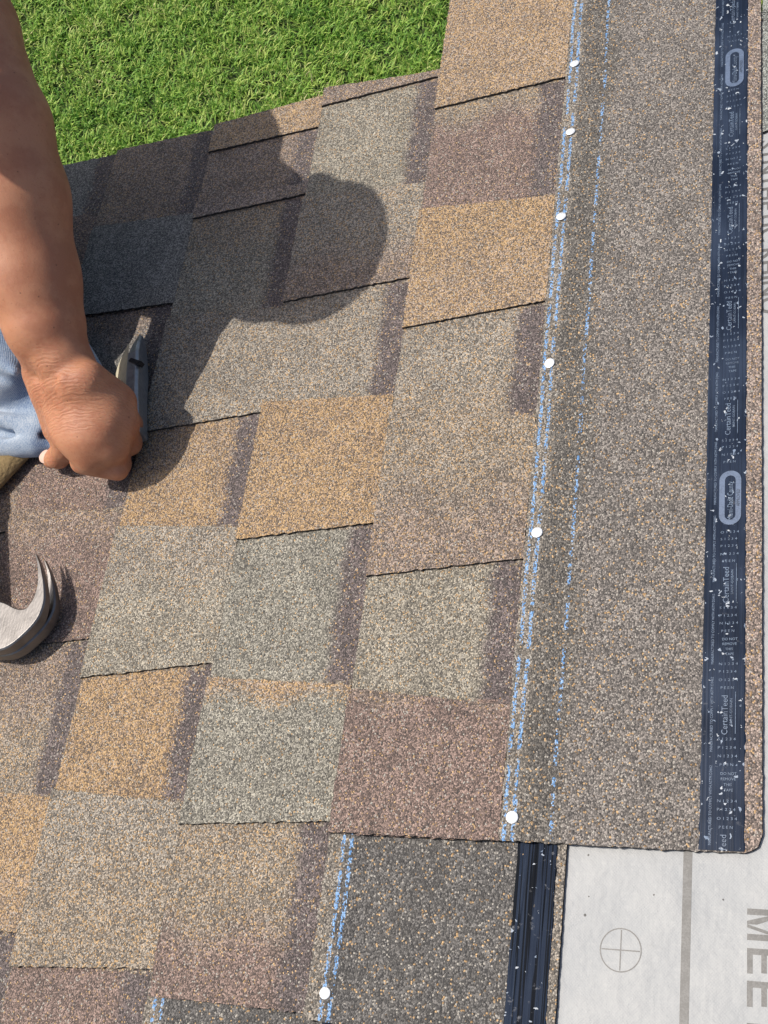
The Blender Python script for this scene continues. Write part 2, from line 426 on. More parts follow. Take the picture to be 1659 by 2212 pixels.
def block_letters():
    b0, h, t = 324.0, 22.3, 4.1
    R = []                                        # quads in (along the word, height)
    def bar(x0, x1, y0, y1): R.append([(x0, y0), (x1, y0), (x1, y1), (x0, y1)])
    x = 37.0
    bar(x, x + t, 0, h); bar(x + 20.8 - t, x + 20.8, 0, h)
    R.append([(x + t, h), (x + t, h * .66), (x + 8.2, 0), (x + 10.4, 0)]); R.append([(x + 10.4, 0), (x + 12.6, 0), (x + 20.8 - t, h * .66), (x + 20.8 - t, h)])
    R.append([(x + t, h), (x + 10.4, 0), (x + 10.4, 6.5), (x + t + .2, h)])
    for x in (63.0, 84.0):
        bar(x, x + t, 0, h); bar(x + t, x + 16.4, 0, 3.7); bar(x + t, x + 15.6, 9.3, 12.9); bar(x + t, x + 16.4, h - 3.7, h)
    bar(110.5, 114.6, 0, h - 3.7); bar(104.5, 120.6, h - 3.7, h)
    V, F = [], []
    for q in R:
        k = len(V); V += [(b0 + y, -x_, 0.12) for x_, y in q]; F.append(tuple(range(k, k + 4))[::-1])
    mesh('printed_lettering', V, F, INK, UL)
block_letters()
text_mesh([('SYNTHETIC RHINO', 332.8, 648, 16.5, 'down', -0.97)], 'printed_lettering', INK, UL, 0.12)
def ring_mark(cv, cu, r, t, z, parent):
    n = 72; V = []; F = []
    for i in range(n):
        a = 2 * math.pi * i / n
        for rr in (r - t / 2, r + t / 2): V.append((cv + rr * math.cos(a), cu + rr * math.sin(a), z))
    for i in range(n):
        j = (i + 1) % n; F.append((2 * i, 2 * i + 1, 2 * j + 1, 2 * j))
    for (v0, v1, u0, u1) in ((cv - r + t, cv + r - t, cu - t / 2, cu + t / 2), (cv - t / 2, cv + t / 2, cu + t / 2, cu + r - t), (cv - t / 2, cv + t / 2, cu - r + t, cu - t / 2)):
        k = len(V); V += [(v0, u0, z), (v1, u0, z), (v1, u1, z), (v0, u1, z)]; F.append((k, k + 1, k + 2, k + 3))
    return mesh('crossed_circle', V, F, INK, parent)
ring_mark(237.3, -70.7, 14.6, 0.85, 0.12, UL)

# ------------------------------------------------------------------ shingles
Z = zone
S1 = shingle('uppermost shingle, nailed along its blue dashed lines, printed navy release tape at its right',
    0, 0, 984, kind='head',
    teeth=[(0, 0, 121, 106, Z('purple', 'brown', 'hi', .93, 20, 0, 118)), (224, 234, 391, 372, Z('brown', 'mix', 'hi', .45, 90, 229, 382)),
           (486, 496, 631, 620, Z('tan', 'orange', 'hi', .6, 60, 490, 625)), (766, 774, 984, 984, Z('tan', 'mix', 'hi', .8, 60, 770, 984))],
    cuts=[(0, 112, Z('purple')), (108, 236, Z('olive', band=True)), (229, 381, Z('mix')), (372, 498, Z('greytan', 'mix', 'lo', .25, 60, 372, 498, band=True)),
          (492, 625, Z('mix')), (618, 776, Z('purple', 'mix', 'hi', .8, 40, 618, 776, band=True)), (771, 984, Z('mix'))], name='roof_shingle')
S2 = shingle('shingle whose dark grey headlap and ribbed navy tape lie beside the crossed circle',
    -143, -139, 836, kind='lower', off=0.09, ends=((-132, -139), (836, 825)), headhi=822,
    teeth=[(2, 10, 133, 125, Z('green', 'tan', 'hi', .88, 24, 5, 130)), (269, 278, 420, 412, Z('orange')),
           (541, 549, 678, 669, Z('greytan', 'brown', 'lo', .35, 60, 545, 674)), (809, 817, 836, 825, Z('brown'))],
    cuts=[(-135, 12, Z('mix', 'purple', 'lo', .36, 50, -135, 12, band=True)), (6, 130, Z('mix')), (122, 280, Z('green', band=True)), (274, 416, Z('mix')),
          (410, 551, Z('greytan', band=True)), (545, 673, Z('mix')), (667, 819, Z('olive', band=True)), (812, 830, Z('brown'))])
S3a = shingle('shingle with a bright orange recess between two greyish tan tabs, lower left',
    -286, -284, 703, kind='lower', off=0.04,
    teeth=[(-124, -114, 29, 21, Z('mix', 'greytan', 'hi', .6, 90, -120, 25)), (135, 148, 294, 284, Z('olive', 'greytan', 'hi', .6, 60, 141, 289)),
           (401, 411, 545, 536, Z('greytan')), (680, 686, 702.5, 702.5, Z('edge'))],  # thin end tab tinted paler, edge light put into its colour
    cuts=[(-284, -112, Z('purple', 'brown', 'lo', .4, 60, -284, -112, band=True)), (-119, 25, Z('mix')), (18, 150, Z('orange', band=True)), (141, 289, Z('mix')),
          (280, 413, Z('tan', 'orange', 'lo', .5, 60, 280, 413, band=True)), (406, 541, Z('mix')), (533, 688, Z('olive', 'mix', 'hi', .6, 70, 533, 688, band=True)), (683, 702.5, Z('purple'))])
S3b = shingle('short cut shingle at the roof edge with a sunlit tan tab',
    -286, 703.5, 822, kind='head', ends=((703.5, 703.5), (819, 829)), headhi=822,
    teeth=[(777, 782, 819, 829, Z('tan'))],
    cuts=[(703.5, 784, Z('brown', band=True)), (779, 822, Z('tan'))])
S4a = shingle('shingle with a large reddish brown tab under the hammer claws',
    -429, -434, 566, kind='head',
    teeth=[(-400, -390, -255, -265, Z('mix')), (-105, -95, 28, 22, Z('tan', 'orange', 'hi', .5, 40, -100, 25)), (165, 176, 325, 310, Z('purple', 'brown', 'hi', .8, 50, 170, 318)), (400, 410, 470, 462, Z('purple'))],
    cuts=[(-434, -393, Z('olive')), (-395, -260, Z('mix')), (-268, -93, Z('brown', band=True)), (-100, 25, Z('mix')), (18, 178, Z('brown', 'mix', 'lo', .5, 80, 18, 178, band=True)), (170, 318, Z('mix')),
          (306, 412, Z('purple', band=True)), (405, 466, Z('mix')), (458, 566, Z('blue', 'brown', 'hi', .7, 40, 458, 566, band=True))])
S4b = shingle('shingle with a blue grey tab, wholly in the shadow of the worker',
    -429, 567, 819, kind='head', ends=((567, 567), (820, 817)), headhi=816,
    teeth=[(568, 567, 697, 691, Z('blue'))],
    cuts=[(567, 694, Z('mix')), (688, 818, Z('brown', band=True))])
S5a = shingle('shingle partly covered by the cushion and the denim leg', -572, -584, 416, kind='head',
    teeth=[(-500, -490, -370, -380, Z('mix')), (-250, -240, -110, -120, Z('tan')), (40, 50, 180, 170, Z('olive')), (290, 300, 415.5, 415.5, Z('brown'))],
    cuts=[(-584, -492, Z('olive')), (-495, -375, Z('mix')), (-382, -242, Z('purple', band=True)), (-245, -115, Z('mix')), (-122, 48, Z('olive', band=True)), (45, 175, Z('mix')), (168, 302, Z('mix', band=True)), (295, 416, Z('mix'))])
S5b = shingle('bluish grey shingle at the roof edge, showing between bare arm and lawn', -572, 417, 818, kind='head', ends=((417, 417), (820, 812)), headhi=812,
    teeth=[(575, 580, 727, 722, Z('purple'))],
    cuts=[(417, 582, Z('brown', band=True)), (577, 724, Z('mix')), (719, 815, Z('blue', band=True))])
for v0, lo, hi, c1, c2, lab in ((-715, -1000, 270, 'mix', 'purple', 'shingle in the course under the worker'), (-715, 271, 815, 'olive', 'tan', 'rake edge shingle in the course under the worker'),
                                (-858, -1000, 815, 'tan', 'brown', 'shingle in the second course under the worker')):
    te, cu, x, k = [], [], lo + 20, 0
    while x + 290 < hi:
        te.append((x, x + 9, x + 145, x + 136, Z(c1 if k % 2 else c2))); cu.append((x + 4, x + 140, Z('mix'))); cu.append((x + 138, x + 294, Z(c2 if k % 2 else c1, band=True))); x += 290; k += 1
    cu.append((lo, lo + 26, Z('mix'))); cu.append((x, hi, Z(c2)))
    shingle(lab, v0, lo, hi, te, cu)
for o in list(C.objects):
    if o.get('category') == 'shingle': o.location = Vector(o.location) + Vector(RW(0, 0, W0))

# ---- release tape with its printing
def tape_mat(name, flecks, ridge):
    b = NB(name); tc = b.n('ShaderNodeTexCoord').outputs['Object']
    st1 = b.noise(b.mapping(tc, (1.0, 0.03, 1.0)), 900, 3, 0.6).outputs[0]
    big = b.noise(tc, 14, 3).outputs[0]
    vo = b.n('ShaderNodeTexVoronoi', voronoi_dimensions='2D', feature='F1'); vo.inputs['Scale'].default_value = 310
    wn = b.noise(tc, 260, 2); wm = b.n('ShaderNodeVectorMath', operation='MULTIPLY_ADD'); b.l(wn.outputs['Color'], wm.inputs[0]); wm.inputs[1].default_value = (0.006, 0.009, 0)
    b.l(tc, wm.inputs[2]); b.l(wm.outputs[0], vo.inputs['Vector'])
    sp = b.n('ShaderNodeSeparateColor'); b.l(vo.outputs['Color'], sp.inputs[0])
    rad = b.math('MULTIPLY', b.math('POWER', sp.outputs[1], 2.2), 0.36)
    fl = b.math('MULTIPLY', b.math('GREATER_THAN', sp.outputs[0], 1.0 - flecks), b.math('LESS_THAN', vo.outputs['Distance'], b.math('ADD', rad, 0.06)))
    col = b.mix(b.smooth(big, 0.35, 0.65), C4(*[x * 1.3 for x in (0.009, 0.0145, 0.028)]), C4(*[x * (0.95 if ridge > 0.6 else 1.25) for x in (0.022, 0.032, 0.055)]))
    col = b.mix(b.math('MULTIPLY', b.smooth(st1, 0.60, 0.76), ridge), col, C4(0.052, 0.068, 0.095))
    gv = b.noise(b.mapping(tc, (1.0, 0.012, 1.0), (0.3, 0, 0)), 620, 2, 0.5).outputs[0]
    col = b.mix(b.math('MULTIPLY', b.smooth(gv, 0.51, 0.57), 0.9 if ridge > 0.6 else 0.25), col, C4(0.002, 0.003, 0.005))
    sm = b.math('MULTIPLY', b.smooth(b.noise(tc, 110, 4, 0.65).outputs[0], 0.64, 0.74), 0.8 if ridge > 0.6 else 0.3)
    col = b.mix(sm, col, C4(0.16, 0.165, 0.18))
    col = b.mix(fl, col, b.mix(sp.outputs[2], C4(0.18, 0.23, 0.31), C4(0.48, 0.51, 0.54)))
    nrm = b.bump(st1, 0.0003 * ridge + 0.00006, 0.7); nrm = b.bump(fl, 0.0004, 0.7, nrm)
    b.b.inputs['Specular IOR Level'].default_value = 0.06 if ridge > 0.6 else 0.09
    b.set(Base_Color=col, Roughness=b.math('ADD', 0.30 + 0.2 * (ridge > 0.6), b.math('MULTIPLY', big, 0.2)), Normal=nrm)
    return b.m
def tape(parent, s0, s1, u0, u1, mat, ribs, seed):
    r = np.random.default_rng(seed)
    ss = np.linspace(s0, s1, 64); us = np.linspace(u0, u1, int((u1 - u0) / 4))
    A, B = np.meshgrid(ss, us, indexing='ij')
    prof = r.normal(0, 1, 64); prof = np.convolve(prof, [.25, .5, .25], 'same')
    w = wbase(A) + 3.45 + ribs * prof[:, None] * (0.8 + 0.4 * np.sin(B * .02 + A))
    B = B.copy(); A = A.copy(); A[0] += r.normal(0, .35, len(us)); A[-1] += r.normal(0, .35, len(us))
    w[0] -= .6; w[-1] -= .6
    V = np.stack([A, B, w], -1).reshape(-1, 3); idx = np.arange(A.size).reshape(A.shape)
    q = np.stack([idx[:-1, :-1], idx[1:, :-1], idx[1:, 1:], idx[:-1, 1:]], -1).reshape(-1, 4)
    return mesh('release_tape', V, q, mat, parent, smooth=True)
TAPE1 = tape_mat('navy_release_tape', 0.16, 0.35); TAPE2 = tape_mat('ribbed_navy_tape', 0.045, 1.0)
TINK = ink_mat('pale_blue_ink', (0.14, 0.195, 0.28), (0.065, 0.09, 0.14))
tp = tape(S1, 291.2, 322.8, 0.6, 984, TAPE1, 0.05, 3)
zt1 = wbase(308) + 3.75
it = []
def block(u):
    for du, s in ((0, 'P E E N'), (6.2, 'O 1 2 3 4'), (12.7, 'P 1 2 3 4'), (18.8, 'N 1 2 3 4'), (45.2, 'P E E N'), (51.6, 'N 1 2 3 4'), (57.9, 'P 1 2 3 4'), (64.3, 'S 1 2 3 4')):
        it.append((s, 303.3 if len(s) > 7 else 304.8, u + du, 2.1, 'right', 1.25 if len(s) > 7 else 1.1))
    for du, s, dv in ((26.6, 'TAPE', 3.2), (30.6, 'THIS', 3.0), (34.7, 'REMOVE', 0.8), (38.6, 'DO NOT', 0.6)):
        it.append((s, 304.9 + dv, u + du, 2.1, 'right', 0.98))
def brand(u):
    it.append(('CertainTeed', 310.2, u, 4.6, 'up', 0.93)); it.append(('SAINT-GOBAIN', 313.6, u + 7, 1.9, 'up', 1.15))
for u in (-18.5, 84.3, 188.5, 337, 440, 543, 656, 800, 903): brand(u)
for u in (16.0, 119.5, 371, 473, 577, 832): block(u)
for u, s in ((223, 'P E E N'), (229, 'N 1 2 3 4'), (236, 'P 1 2 3 4'), (242, 'S 1 2 3 4'), (248, 'O 1 2 3 4'), (311, 'P E E N'), (318, 'N 1 2 3 4'), (325, 'P 1 2 3 4'), (331, 'S 1 2 3 4'),
             (692, 'N 1 2 3 4'), (699, 'P 1 2 3 4'), (706, 'S 1 2 3 4'), (776, 'P A C K'), (783, 'N 1 2 3 4'), (713, 'P E E N')):
    it.append((s, 303.3 if len(s) > 7 else 304.8, u, 2.1, 'right', 1.25 if len(s) > 7 else 1.1))
for k in range(15):
    it.append(('MANUFACTURED TO COMPLY WITH ASTM D3462', 299.6, 4 + k * 67.5, 2.0, 'up', 0.92))
for u in (278.5, 741): it.append(('Miami-Dade County', 312.7, u - 19.4, 4.6, 'up', 0.66))
it = [i for i in it if i[2] > 0.5 or i[0] == 'CertainTeed']
pl_ = text_mesh(it, 'printed_lettering', TINK, tp, zt1)
# the words run off the cut end: trim everything beyond it
bm_ = pl_.data
import bmesh
bb = bmesh.new(); bb.from_mesh(bm_)
bmesh.ops.bisect_plane(bb, geom=bb.verts[:] + bb.edges[:] + bb.faces[:], plane_co=(0, 0.0012, 0), plane_no=(0, -1, 0), clear_outer=True)
bb.to_mesh(bm_); bb.free()
def capsule(cu):
    V, F = [], []; n = 24; cv = 310.5
    def outline(hv, hu):
        P = []
        for i in range(n + 1): a = math.pi * i / n; P.append((cv + hv * math.cos(a), cu + hu - hv + hv * math.sin(a)))
        for i in range(n + 1): a = math.pi + math.pi * i / n; P.append((cv + hv * math.cos(a), cu - hu + hv + hv * math.sin(a)))
        return P
    a, b = outline(8.6, 24.2), outline(4.2, 19.8)
    for p, q in zip(a, b): V += [(p[0], p[1], zt1), (q[0], q[1], zt1)]
    k = len(a)
    F = [(2 * i, 2 * ((i + 1) % k), 2 * ((i + 1) % k) + 1, 2 * i + 1) for i in range(k)]
    e = mesh('approval_emblem', V, F, ink_mat('emblem_ink', (0.105, 0.145, 0.225), (0.07, 0.10, 0.16)), tp)
    text_mesh([('APPROVED', 318.0, cu - 8.4, 2.7, 'up', 0.83)], 'emblem_lettering', plain('emblem_letter_ink', (0.02, 0.03, 0.05), 0.4), tp, zt1 + 0.15)
for u in (279.5, 742.0): capsule(u)
for (v, u0, u1) in [(315.7, u + 1, u + 33) for u in (84.3, 188.5, 337, 440, 543, 656)]:
    V, F = box(v, v + 0.35, u0, u1, zt1 - .15, zt1); mesh('printed_rule', V, F, TINK, tp)
tape(S2, 299.5, 331 - 0.5, -131, 822, TAPE2, 0.2, 9)
tape(S3a, 299.5, 330, -283, 700, TAPE2, 0.13, 11)

# ---- loose shingle up on the underlayment
ls = thing('roof_shingle', 'grey green granule piece lying on the underlayment in the top right corner', 'shingle', (336.4, 656, W0))
panel('mineral_sheet', 0, 150, 0, 150, 0, 300, lambda s: 0.3 + 0 * s, lambda s: 3 + 0 * s, lambda s, u: np.repeat(np.array([[0.25, 0.26, 0.235, 0.0]]), len(s), 0), ls, GRAN)
panel('mineral_sheet', 151, 330, 151, 330, 0, 300, lambda s: 0.3 + 0 * s, lambda s: 3 + 0 * s, lambda s, u: np.repeat(np.array([[0.27, 0.28, 0.25, 0.0]]), len(s), 0), ls, GRAN)

# ------------------------------------------------------------------ nails
def nail_mat():
    b = NB('galvanised_nail'); tc = b.n('ShaderNodeTexCoord').outputs['Object']
    nz = b.noise(tc, 500, 3).outputs[0]
    b.set(Base_Color=b.mix(nz, C4(0.84, 0.85, 0.86), C4(0.60, 0.62, 0.64)), Metallic=0.25, Roughness=0.38, Normal=b.bump(nz, 0.0005))
    return b.m
NM = nail_mat()
def nail(label, v, u, w, tilt, r):
    V, F, n = [], [], 28
    prof = [(0.0, 1.45), (r * .45, 1.42), (r * .85, 1.35), (r * .97, 1.15), (r, 0.85), (r * .97, 0.5), (1.7, 0.35), (1.6, -14), (0.0, -19)]
    for rr, z in prof[1:-1]:
        for i in range(n): a = 2 * math.pi * i / n; V.append((rr * math.cos(a), rr * math.sin(a), z))
    m = len(prof) - 2
    for k in range(m - 1):
        for i in range(n): j = (i + 1) % n; F.append((k * n + i, k * n + j, (k + 1) * n + j, (k + 1) * n + i)[::-1])
    V.append((0, 0, prof[0][1])); V.append((0, 0, prof[-1][1]))
    for i in range(n): j = (i + 1) % n; F.append((len(V) - 2, i, j)); F.append((len(V) - 1, (m - 1) * n + j, (m - 1) * n + i))
    o = mesh('roofing_nail', V, F, NM, None, smooth=True, loc=(v, u, w))
    o.rotation_euler = (Matrix.Rotation(-TH, 3, 'Y') @ Matrix.Rotation(tilt[0], 3, 'X') @ Matrix.Rotation(tilt[1], 3, 'Y')).to_euler()
    tag(o, label, 'nail', 'roofing nails along the nail line')
zn = wbase(152) + 5.0 + W0
for lab, v, u, tl in (('lowest white nail in the nail line, near the bottom corner of the uppermost shingle', 152.5, 17.7, (0.05, 0.05)),
                      ('white nail on the blue line, second up from the bottom corner', 153.4, 256.6, (-0.04, 0.03)),
                      ('white nail on the blue line, beside the cutout with a dark printed band', 151.8, 425.2, (0.05, -0.06)),
                      ('white nail at the right end of the bright orange tab', 151.0, 591.4, (-0.12, 0.06)),
                      ('white nail beside the purple brown cutout, second down from the top', 153.2, 696.7, (-0.15, 0.05)),
                      ('topmost white nail on the blue line', 151.5, 788.1, (-0.15, 0.03))):
    nail(lab, v, u, zn, tl, 4.9)
nail('bright white nail at the bottom of the frame, left of the dark headlap', 15.5, -119.5, wbase(158) + 4.7 + W0, (0.03, 0.10), 4.5)

# ------------------------------------------------------------------ implicit-surface modelling (people, clothes)
def axis(*segs):
    """segs: (start, end, step) joined into one list of coordinates"""
    out = []
    for a, b, h in segs:
        n = max(1, int(round((b - a) / h))); out += list(np.linspace(a, b, n, endpoint=False))
    out.append(segs[-1][1]); return np.array(out, dtype=np.float32)

class Field:
    def __init__(s, X, Y, Zs):
        s.X, s.Y, s.Z = X, Y, Zs
        s.f = np.full((len(X), len(Y), len(Zs)), 1e3, dtype=np.float32)
    def _win(s, lo, hi):
        i = [np.searchsorted(a, l) for a, l in zip((s.X, s.Y, s.Z), lo)]; j = [np.searchsorted(a, h) for a, h in zip((s.X, s.Y, s.Z), hi)]
        return tuple(slice(max(0, p - 1), min(len(a), q + 1)) for p, q, a in zip(i, j, (s.X, s.Y, s.Z)))
    def _blend(s, win, d, k, sub=False):
        f = s.f[win]
        if sub:                                        # smooth carve
            h = np.clip(0.5 - 0.5 * (f + d) / k, 0, 1); s.f[win] = f * (1 - h) - d * h + k * h * (1 - h)
        else:
            h = np.clip(0.5 + 0.5 * (f - d) / k, 0, 1); s.f[win] = f * (1 - h) + d * h - k * h * (1 - h)
    def _grid(s, win): return s.X[win[0]][:, None, None], s.Y[win[1]][None, :, None], s.Z[win[2]][None, None, :]
    def cap(s, a, b, ra, rb, k=8, sub=False):         # tapered capsule
        a, b = np.array(a, float), np.array(b, float); m = max(ra, rb) + k * 2 + 12
        win = s._win(np.minimum(a, b) - m, np.maximum(a, b) + m); x, y, z = s._grid(win)
        d = b - a; L2 = max(float(d @ d), 1e-6)
        t = np.clip(((x - a[0]) * d[0] + (y - a[1]) * d[1] + (z - a[2]) * d[2]) / L2, 0, 1)
        r = ra + (rb - ra) * t
        q = np.sqrt((x - a[0] - d[0] * t) ** 2 + (y - a[1] - d[1] * t) ** 2 + (z - a[2] - d[2] * t) ** 2) - r
        s._blend(win, q.astype(np.float32), k, sub)
    def chain(s, pts, k=8):
        for (p, r), (q, r2) in zip(pts[:-1], pts[1:]): s.cap(p, q, r, r2, k)
    def ell(s, c, r, k=8, rot=None, sub=False):
        c = np.array(c, float); r = np.array(r, float); m = r.max() + 2 * k + 12
        win = s._win(c - m, c + m); x, y, z = s._grid(win); p = [x - c[0], y - c[1], z - c[2]]
        if rot is not None:
            R = np.array(rot.to_3x3()).T; p = [R[i, 0] * p[0] + R[i, 1] * p[1] + R[i, 2] * p[2] for i in range(3)]
        k0 = np.sqrt((p[0] / r[0]) ** 2 + (p[1] / r[1]) ** 2 + (p[2] / r[2]) ** 2)
        k1 = np.sqrt((p[0] / r[0] ** 2) ** 2 + (p[1] / r[1] ** 2) ** 2 + (p[2] / r[2] ** 2) ** 2)
        s._blend(win, (k0 * (k0 - 1) / np.maximum(k1, 1e-6)).astype(np.float32), k, sub)
    def cut(s, n, d):                                  # keep the half space n.p <= d
        x, y, z = s.X[:, None, None], s.Y[None, :, None], s.Z[None, None, :]
        s.f = np.maximum(s.f, (x * n[0] + y * n[1] + z * n[2] - d).astype(np.float32))
    def surface(s):
        f = s.f; X, Y, Zs = s.X, s.Y, s.Z; ins = f < 0; n = np.array(f.shape)
        acc = np.zeros(tuple(n - 1) + (3,), np.float32); cnt = np.zeros(tuple(n - 1), np.float32)
        quads = []
        co = [X, Y, Zs]
        for ax in range(3):
            lo = [slice(None)] * 3; hi = [slice(None)] * 3; lo[ax] = slice(0, -1); hi[ax] = slice(1, None)
            A, B = f[tuple(lo)], f[tuple(hi)]; cr = (A < 0) != (B < 0)
            I = np.argwhere(cr)
            a, b = A[cr], B[cr]; t = a / (a - b)
            P = np.stack([co[q][I[:, q]] for q in range(3)], -1)
            P[:, ax] += t * (co[ax][I[:, ax] + 1] - co[ax][I[:, ax]])
            o1, o2 = [q for q in range(3) if q != ax]
            cells = []
            for d1, d2 in ((-1, -1), (0, -1), (0, 0), (-1, 0)):
                J = I.copy(); J[:, o1] += d1; J[:, o2] += d2; cells.append(J)
            ok = np.ones(len(I), bool)
            for J in cells: ok &= ((J >= 0) & (J < n - 1)).all(1)
            for J in cells:
                Jk = J[ok]; np.add.at(acc, (Jk[:, 0], Jk[:, 1], Jk[:, 2]), P[ok]); np.add.at(cnt, (Jk[:, 0], Jk[:, 1], Jk[:, 2]), 1)
            Q = np.stack([np.ravel_multi_index(J[ok].T, tuple(n - 1)) for J in cells], -1)
            flip = (a[ok] < 0) if ax != 1 else (a[ok] >= 0)
            Q[~flip] = Q[~flip][:, ::-1]; quads.append(Q)
        m = cnt > 0; ids = np.full(cnt.size, -1, np.int64); ids[np.flatnonzero(m.ravel())] = np.arange(m.sum())
        V = acc[m] / cnt[m][:, None]; F = ids[np.concatenate(quads)]
        return V, F

def smooth_mod(o, it=3, f=0.5):
    m = o.modifiers.new('smooth', 'SMOOTH'); m.iterations = it; m.factor = f

# ------------------------------------------------------------------ the worker
def skin_mat():
    b = NB('tanned_skin'); tc = b.n('ShaderNodeTexCoord').outputs['Object']
    n1 = b.noise(tc, 28, 4, 0.6).outputs[0]; n2 = b.noise(tc, 420, 3, 0.6).outputs[0]; n3 = b.noise(tc, 1500, 2).outputs[0]
    col = b.mix(b.smooth(b.math('ADD', b.math('MULTIPLY', n1, 0.7), b.math('MULTIPLY', b.noise(tc, 95, 3, 0.7).outputs[0], 0.3)), 0.38, 0.62), C4(0.460, 0.212, 0.118), C4(0.380, 0.155, 0.084))
    col = b.mix(b.math('MULTIPLY', b.smooth(n2, 0.60, 0.72), 0.35), col, C4(0.22, 0.085, 0.042))
    fk = b.n('ShaderNodeTexVoronoi', feature='F1'); fk.inputs['Scale'].default_value = 150; b.l(tc, fk.inputs['Vector'])
    sp = b.n('ShaderNodeSeparateColor'); b.l(fk.outputs['Color'], sp.inputs[0])
    dot = b.math('MULTIPLY', b.math('LESS_THAN', fk.outputs['Distance'], 0.13), b.math('GREATER_THAN', sp.outputs[0], 0.90))
    col = b.mix(b.math('MULTIPLY', dot, 0.6), col, C4(0.10, 0.04, 0.025))
    sx = b.n('ShaderNodeSeparateXYZ'); b.l(tc, sx.inputs[0])
    # creases across the back of the wrist: lines that run across the arm
    wv = b.n('ShaderNodeTexWave', wave_type='BANDS', bands_direction='Y'); wv.inputs['Scale'].default_value = 88; wv.inputs['Distortion'].default_value = 9.0
    wv.inputs['Detail'].default_value = 3; wv.inputs['Detail Scale'].default_value = 1.6
    b.l(b.mapping(tc, (0.42, 1.0, 1.0)), wv.inputs['Vector'])
    mk = b.math('MULTIPLY', b.smooth(sx.outputs[1], 0.335, 0.385), b.math('SUBTRACT', 1.0, b.smooth(sx.outputs[1], 0.402, 0.436)))
    cre = b.math('MULTIPLY', wv.outputs[0], mk)
    h = b.math('ADD', b.math('MULTIPLY', n2, 0.5), b.math('MULTIPLY', n3, 0.25))
    nrm = b.bump(h, 0.0006, 0.7); nrm = b.bump(cre, 0.0007, 0.42, nrm)
    b.set(Base_Color=col, Roughness=0.56, Normal=nrm)
    b.b.inputs['Subsurface Weight'].default_value = 0.35; b.b.inputs['Subsurface Radius'].default_value = (0.012, 0.004, 0.002)
    b.b.inputs['Subsurface Scale'].default_value = 1.0
    b.b.inputs['Specular IOR Level'].default_value = 0.4
    return b.m
SKIN = skin_mat()
SHL, SHR, NECK = (-452, 872, 352), (-510, 632, 520), (-485, 775, 460)
HEAD = (-402, 622, 612)
PEL = (-830, 760, 165)
B = Field(axis((-1010, -540, 9), (-540, -450, 3.2), (-450, -215, 1.7)), axis((310, 480, 1.7), (480, 860, 3), (860, 1010, 9)), axis((-12, 105, 1.7), (105, 400, 3.2), (400, 740, 9)))
# trunk under the clothes, head
B.chain([(PEL, 100), ((-720, 765, 290), 95), ((-640, 765, 385), 95)], 30)
B.chain([(SHL, 50), (NECK, 62), (SHR, 50)], 30)
B.chain([(NECK, 52), ((-440, 705, 540), 48)], 20)
B.ell(HEAD, (64, 88, 80), 12); B.ell((-420, 594, 556), (48, 54, 50), 18)          # skull, jaw
B.ell((-392, 586, 552), (14, 14, 14), 8)
B.ell((-350, 640, 574), (16, 16, 24), 5); B.ell((-470, 622, 640), (16, 16, 24), 5)
# right arm, hand resting on the hip
B.chain([(SHR, 52), ((-670, 650, 350), 45), ((-850, 560, 190), 36), ((-870, 590, 110), 28)], 14)
B.ell((-880, 610, 95), (38, 42, 18), 10)
for i in range(4): B.cap((-895 + i * 12, 622, 88), (-905 + i * 14, 660 + 6 * abs(i - 1.4), 70), 9.5, 8, 4)
B.cap((-850, 600, 92), (-835, 630, 74), 11, 9, 6)
# left arm, reaching across and planted on the roof
WR, WL = (-315, 430, 105), (-350, 433, 90)
ELB = (-345, 621, 237)
B.chain([(SHL, 52), ((-383, 711, 283), 49), (ELB, 44)], 14)
B.chain([(ELB, 46), ((-343, 562, 196), 50), ((-340, 497, 150), 46), ((-331, 460, 127), 40)], 14)
B.cap((-331, 460, 126), WR, 33, 26, 12); B.cap((-335, 460, 126), WL, 33, 22, 12); B.cap(WR, (-298, 414, 84), 25, 19, 12)

# back of the hand
KN = [(-275, 403, 57), (-271, 384, 50), (-281, 360, 44), (-303, 352, 44)]
BASE = [(-286, 407, 95), (-299, 403, 95), (-320, 407, 89), (-345, 414, 79)]
for k_, b_ in zip(KN, BASE): B.cap(b_, k_, 20, 16, 9)
B.ell((-301, 385, 66), (42, 42, 24), 16)
B.cap((-358, 433, 78), (-352, 389, 46), 21, 18, 14)                                   # thumb side of the palm
B.ell((-297, 371, 48), (32, 30, 22), 16)
for k_, r_ in zip(KN, (17.5, 17.5, 15.5, 13.5)): B.ell((k_[0] + 1, k_[1] - 1, k_[2] + 1.5), (r_, r_, r_), 6)
B.cap((-320, 352, 36), (-284, 346, 24), 13, 11.5, 5)
for k_, b_, q_ in zip(KN, BASE, (0, 1, 1, 1)):                                        # tendons
    if q_: B.cap((b_[0], b_[1] - 4, b_[2] + 16.5), (k_[0], k_[1] + 4, k_[2] + 13.5), 4.5, 5.0, 6)
B.cap((-333, 402, 104), (-304, 384, 86), 2.6, 2.2, 4); B.cap((-304, 384, 86), (-296, 366, 74), 2.2, 2.0, 4)    # veins
# fingers curled down and under
PIP = [(-281, 398, 24), (-279, 377, 22), (-288, 355, 20), (-299, 353, 20)]
DIP = [(-310, 404, 10), (-310, 386, 9), (-314, 368, 9), (-327, 365, 11)]
for k_, p_, d_, r_ in zip(KN, PIP, DIP, (13, 14.0, 14.0, 13.0)):
    B.cap(k_, p_, r_ + 1.0, r_ - 1.5, 4); B.cap(p_, d_, r_ - 1.5, r_ - 3.5, 3)
    B.cap(d_, (d_[0] - 20, d_[1] + 6, d_[2] + 4), r_ - 3.5, r_ - 4.5, 3)
